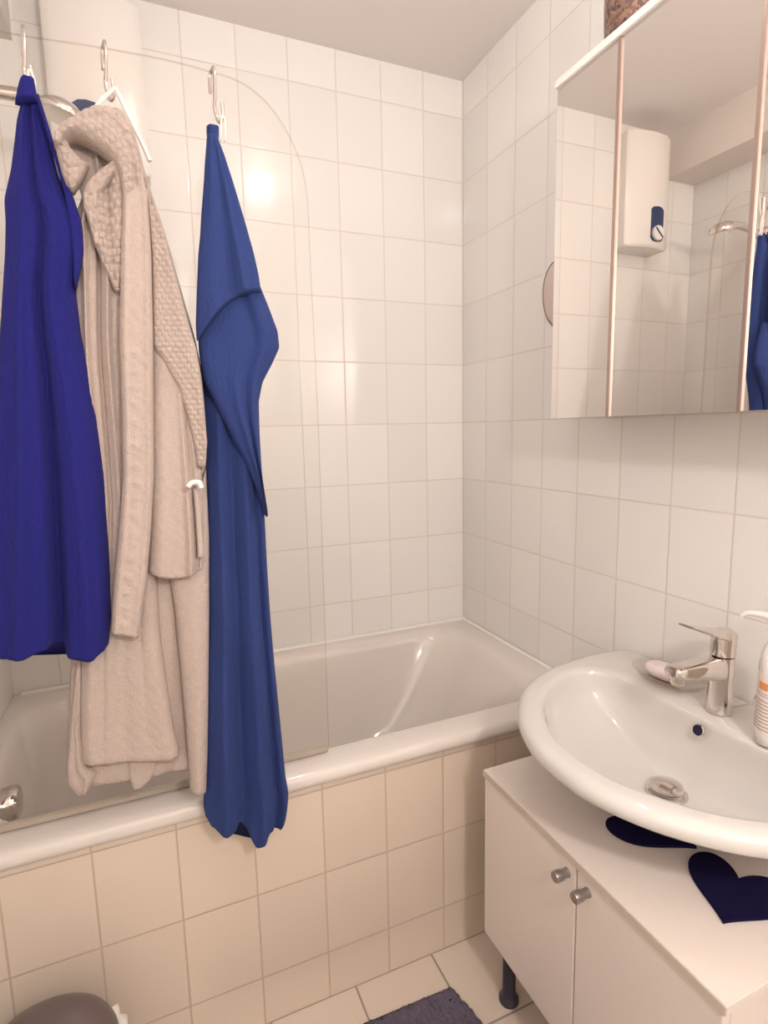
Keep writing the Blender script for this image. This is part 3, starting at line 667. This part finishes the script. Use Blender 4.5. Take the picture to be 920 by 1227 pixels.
# --- bathrobe
def robe():
    Y = -0.668; K = .050
    t = thing('bathrobe', 'cream fleece bathrobe with waffle shoulder hanging between the two blue towels', 'bathrobe', (-1.05, Y, .58))
    def bob(px, pz, a):
        def f(u, q, x, z):
            r = z/pz; row = math.floor(r); c = x/px+(.5 if row % 2 else 0)
            return a*sqrt(abs(sin(pi*c)))*sqrt(abs(sin(pi*r)))
        return f
    pop = bob(.0105, .0085, .0042)
    def fuzz(u, q, x, z): return .0008*sin(x*300+7*sin(z*90))*sin(z*260)
    tube('hanging_loop', [(-1.106, Y-.014, 1.770), (-1.090, Y-.014, 1.807), (-1.066, Y-.014, 1.833), (-1.060, Y-.016, 1.833), (-1.045, Y-.024, 1.795), (-1.026, Y-.034, 1.747), (-1.018, Y-.036, 1.725)], .0036, M_cord, t, n=10)
    # back of the robe, folded inside
    L = [(-1.1083, 1.8011), (-1.1227, 1.7709), (-1.1232, 1.7076), (-1.1273, 1.6301), (-1.1385, 1.5247), (-1.1459, 1.3776), (-1.1534, 1.2268), (-1.1747, 1.0306), (-1.2053, 0.9050), (-1.2212, 0.7758), (-1.2280, 0.7101), (-1.2250, 0.6715)]
    R = [(-1.0610, 1.8151), (-1.0383, 1.7858), (-1.0237, 1.7094), (-1.0033, 1.6314), (-0.9833, 1.5367), (-0.9626, 1.4386), (-0.9534, 1.3663), (-0.9523, 1.2776), (-0.9562, 1.1573), (-0.9682, 1.0043), (-0.9804, 0.8481), (-0.9928, 0.6887), (-1.0235, 0.6556)]
    drape('robe_back', L, R, Y, lambda q: .008+.012*sm(0, .4, q), [(.66, .80, .07, .0, -.012)], M_robe, t, nu=80, nv=140, back=.012, micro=fuzz, slant=K)
    # left front panel: from the opening down to the long hem
    L = [(-1.1216, 1.6626), (-1.1418, 1.6141), (-1.1454, 1.5159), (-1.1505, 1.4003), (-1.1485, 1.2820), (-1.1478, 1.1741), (-1.1616, 1.0653), (-1.1828, 0.9564), (-1.1934, 0.8446), (-1.1999, 0.7666), (-1.2011, 0.7230)]
    R = [(-1.0591, 1.6712), (-1.0542, 1.5753), (-1.0645, 1.4428), (-1.0648, 1.3076), (-1.0652, 1.1685), (-1.0592, 1.0390), (-1.0615, 0.9366), (-1.0574, 0.8460), (-1.0526, 0.7610), (-1.0449, 0.7127), (-1.0474, 0.6977)]
    drape('front_panel', L, R, Y-.024, lambda q: .012+.006*q, [(.20, .08, .05, .016, .004), (.44, .22, .035, -.016, -.002), (.58, .40, .06, .014, .0), (.85, .7, .03, -.008, .0), (.85, .92, .12, .0, .010), (.4, .45, .12, 0, -.006)], M_robe, t, nu=100, nv=180, back=.006, micro=lambda u, q, x, z: fuzz(u, q, x, z)+.0025*sm(.972, .978, q)+.0015*exp(-((q-.965)/.004)**2), slant=K)
    L = [(-1.1912, 0.9260), (-1.2103, 0.8149), (-1.2254, 0.7238), (-1.2270, 0.6903), (-1.2105, 0.6648)]
    R = [(-1.1839, 0.9248), (-1.1970, 0.7826), (-1.1938, 0.7153), (-1.1770, 0.7034), (-1.1974, 0.6715)]
    drape('side_hem', L, R, Y-.014, .016, [(.5, .7, .15, 0, .008)], M_robe, t, nu=24, nv=50, back=.006, micro=fuzz, slant=K)
    L = [(-1.1334, 0.7319), (-1.1337, 0.6936), (-1.1313, 0.6728), (-1.1261, 0.6527)]
    R = [(-1.0773, 0.7178), (-1.0856, 0.6808), (-1.0980, 0.6637), (-1.1153, 0.6528)]
    drape('inner_corner', L, R, Y-.014, .012, [], M_robe, t, nu=20, nv=24, back=.004, slant=K)
    # right column
    L = [(-1.0403, 1.0344), (-1.0349, 0.9591), (-1.0331, 0.8677), (-1.0325, 0.7592), (-1.0330, 0.6725), (-1.0332, 0.6294)]
    R = [(-0.9632, 1.2195), (-0.9657, 1.1009), (-0.9760, 0.9502), (-0.9881, 0.7965), (-0.9965, 0.6949), (-1.0049, 0.6165)]
    drape('right_panel', L, R, Y-.020, .020, [(.5, .5, .3, .004, .008)], M_robe, t, nu=30, nv=110, back=.01, micro=fuzz, slant=K)
    # sleeve with its cuff
    L = [(-1.0269, 1.5737), (-1.0382, 1.4416), (-1.0476, 1.3341), (-1.0559, 1.2250), (-1.0656, 1.1141), (-1.0735, 1.0442)]
    R = [(-0.9746, 1.4034), (-0.9714, 1.3341), (-0.9719, 1.2497), (-0.9737, 1.1638), (-0.9774, 1.0914), (-0.9837, 1.0407)]
    drape('sleeve', L, R, Y-.040, lambda q: .018+.005*q, [(.50, .75, .06, .0, .012), (.62, .90, .04, .0, -.012), (.25, .2, .14, .002, .008)], M_robe, t, nu=80, nv=140, back=.012, micro=fuzz, hemsag=.012, slant=K)
    # waffle shoulder
    L = [(-1.0520, 1.7504), (-1.0379, 1.7040), (-1.0280, 1.6435), (-1.0277, 1.5679), (-1.0323, 1.4906), (-1.0362, 1.4228), (-1.0186, 1.3891), (-1.0030, 1.3573), (-0.9910, 1.3058), (-0.9839, 1.2575), (-0.9810, 1.2226)]
    R = [(-1.0472, 1.7512), (-1.0342, 1.7046), (-1.0229, 1.6629), (-1.0053, 1.6020), (-0.9886, 1.5197), (-0.9774, 1.4611), (-0.9684, 1.4214), (-0.9638, 1.3741), (-0.9622, 1.3193), (-0.9620, 1.2638), (-0.9676, 1.2220)]
    drape('waffle_shoulder', L, R, Y-.056, lambda q: .014, [(.9, .8, .2, .004, .006)], M_robe, t, nu=130, nv=420, back=.014, micro=lambda u, q, x, z: pop(u, q, x, z)*sm(.0, .06, min(u, 1-u)), slant=K)
    # waffle yoke seen inside the collar
    L = [(-1.1076, 1.6728), (-1.1212, 1.6465), (-1.1178, 1.6188), (-1.1107, 1.5789), (-1.0997, 1.5425), (-1.0869, 1.5093)]
    R = [(-1.0562, 1.7013), (-1.0592, 1.6323), (-1.0656, 1.5811), (-1.0723, 1.5424), (-1.0788, 1.5061)]
    pop2 = bob(.013, .012, .006)
    drape('waffle_yoke', L, R, Y-.044, lambda q: .020-.008*q, [(.55, .45, .10, -.016, .0), (.85, .8, .12, .01, 0)], M_robe, t, nu=90, nv=160, back=.012, micro=pop2, slant=K)
    # collar band hanging straight down from the hood
    L = [(-1.1003, 1.7700), (-1.0754, 1.7439), (-1.0643, 1.7098), (-1.0645, 1.6491), (-1.0737, 1.5619), (-1.0861, 1.4355), (-1.0907, 1.3327), (-1.0976, 1.2149), (-1.1110, 1.1223), (-1.1246, 1.0426), (-1.1363, 0.9565)]
    R = [(-1.0541, 1.7811), (-1.0402, 1.7501), (-1.0303, 1.7092), (-1.0261, 1.6544), (-1.0279, 1.5664), (-1.0351, 1.4377), (-1.0430, 1.3328), (-1.0508, 1.2125), (-1.0630, 1.1179), (-1.0755, 1.0363), (-1.0954, 0.9413)]
    drape('collar_band', L, R, Y-.064, lambda q: .012, [(.15, .15, .1, .004, .004), (.85, .85, .1, .004, .004)], M_robe, t, nu=50, nv=260, back=.02,
          micro=lambda u, q, x, z: .0030*sm(.25, .5, q)*max(0, sin(z*210+1.2*sin(z*37)))*exp(-((u-.40)/.16)**2)+fuzz(u, q, x, z), slant=K)
    # hood: thick upper lip, hanging left lip and the second roll below
    pop3 = bob(.0115, .0105, .0038)
    def lump(u, q, x, z): return .0022*sin(x*120+3*sin(z*60))*sin(z*130+2*sin(x*80))+pop3(u, q, x+z*.4, z-x*.4)
    # upper lip, running into the collar on the right
    U = [(-1.1530, 1.7074), (-1.1494, 1.7238), (-1.1304, 1.7439), (-1.1095, 1.7589), (-1.0931, 1.7699), (-1.0726, 1.7749), (-1.0538, 1.7668), (-1.0427, 1.7467), (-1.0334, 1.7152), (-1.0308, 1.6713)]
    D = [(-1.1393, 1.7052), (-1.1372, 1.7168), (-1.1280, 1.7229), (-1.1171, 1.7225), (-1.1064, 1.7185), (-1.0936, 1.7114), (-1.0830, 1.7038), (-1.0735, 1.6948), (-1.0668, 1.6781), (-1.0635, 1.6463)]
    drape('hood_lip', U, D, -.734, lambda q: .030+.014*sin(pi*q)-.010*q, [(.42, .35, .10, .0, -.006)], M_robe, t, nu=50, nv=120, back=.016, micro=lump)
    # left lip falling to a point
    U = [(-1.1504, 1.7259), (-1.1515, 1.7030), (-1.1474, 1.6761), (-1.1425, 1.6582), (-1.1355, 1.6499)]
    D = [(-1.1352, 1.7262), (-1.1300, 1.7110), (-1.1169, 1.6969), (-1.1071, 1.6938), (-1.1181, 1.6711), (-1.1321, 1.6515)]
    drape('hood_lip', U, D, -.728, lambda q: .024-.008*q, [(.35, .4, .2, .006, .004)], M_robe, t, nu=40, nv=60, back=.01, micro=lump)
    # rolled edge of the second fold
    U = [(-1.0671, 1.7070), (-1.0794, 1.6980), (-1.0966, 1.6848), (-1.1128, 1.6671), (-1.1211, 1.6495), (-1.1216, 1.6305), (-1.1157, 1.6074), (-1.1106, 1.5741)]
    D = [(-1.0616, 1.6888), (-1.0740, 1.6798), (-1.0870, 1.6624), (-1.0974, 1.6479), (-1.0994, 1.6381), (-1.0994, 1.6237), (-1.1001, 1.6019), (-1.1015, 1.5726)]
    drape('hood_roll', U, D, -.728, lambda q: .022-.008*q, [], M_robe, t, nu=36, nv=90, back=.01, micro=lump)
    # inside of the hood
    L = [(-1.1365, 1.7489), (-1.1351, 1.7138), (-1.1292, 1.6789), (-1.1207, 1.6436)]
    R = [(-1.0638, 1.7615), (-1.0643, 1.7250), (-1.0698, 1.6873), (-1.0850, 1.6482)]
    drape('hood_lining', L, R, -.706, .004, [(.5, .6, .06, .012, .012)], M_robe, t, nu=40, nv=40, back=.006, micro=fuzz)
    # belt loop and pocket edge
    tube('belt_loop', [(x, Y-.078-.050*.85, z) for x, z in [(-1.0007, 1.1916), (-0.9935, 1.1983), (-0.9827, 1.1977), (-0.9792, 1.1889)]], .0042, M_cord, t, n=10)
    L = [(-0.9917, 1.1840), (-0.9909, 1.1389), (-0.9921, 1.0649)]
    R = [(-0.9820, 1.1890), (-0.9802, 1.1380), (-0.9811, 1.0665)]
    drape('pocket_edge', L, R, Y-.058, .012, [], M_robe, t, nu=14, nv=50, back=.006, slant=K)
    settle(t)
robe()
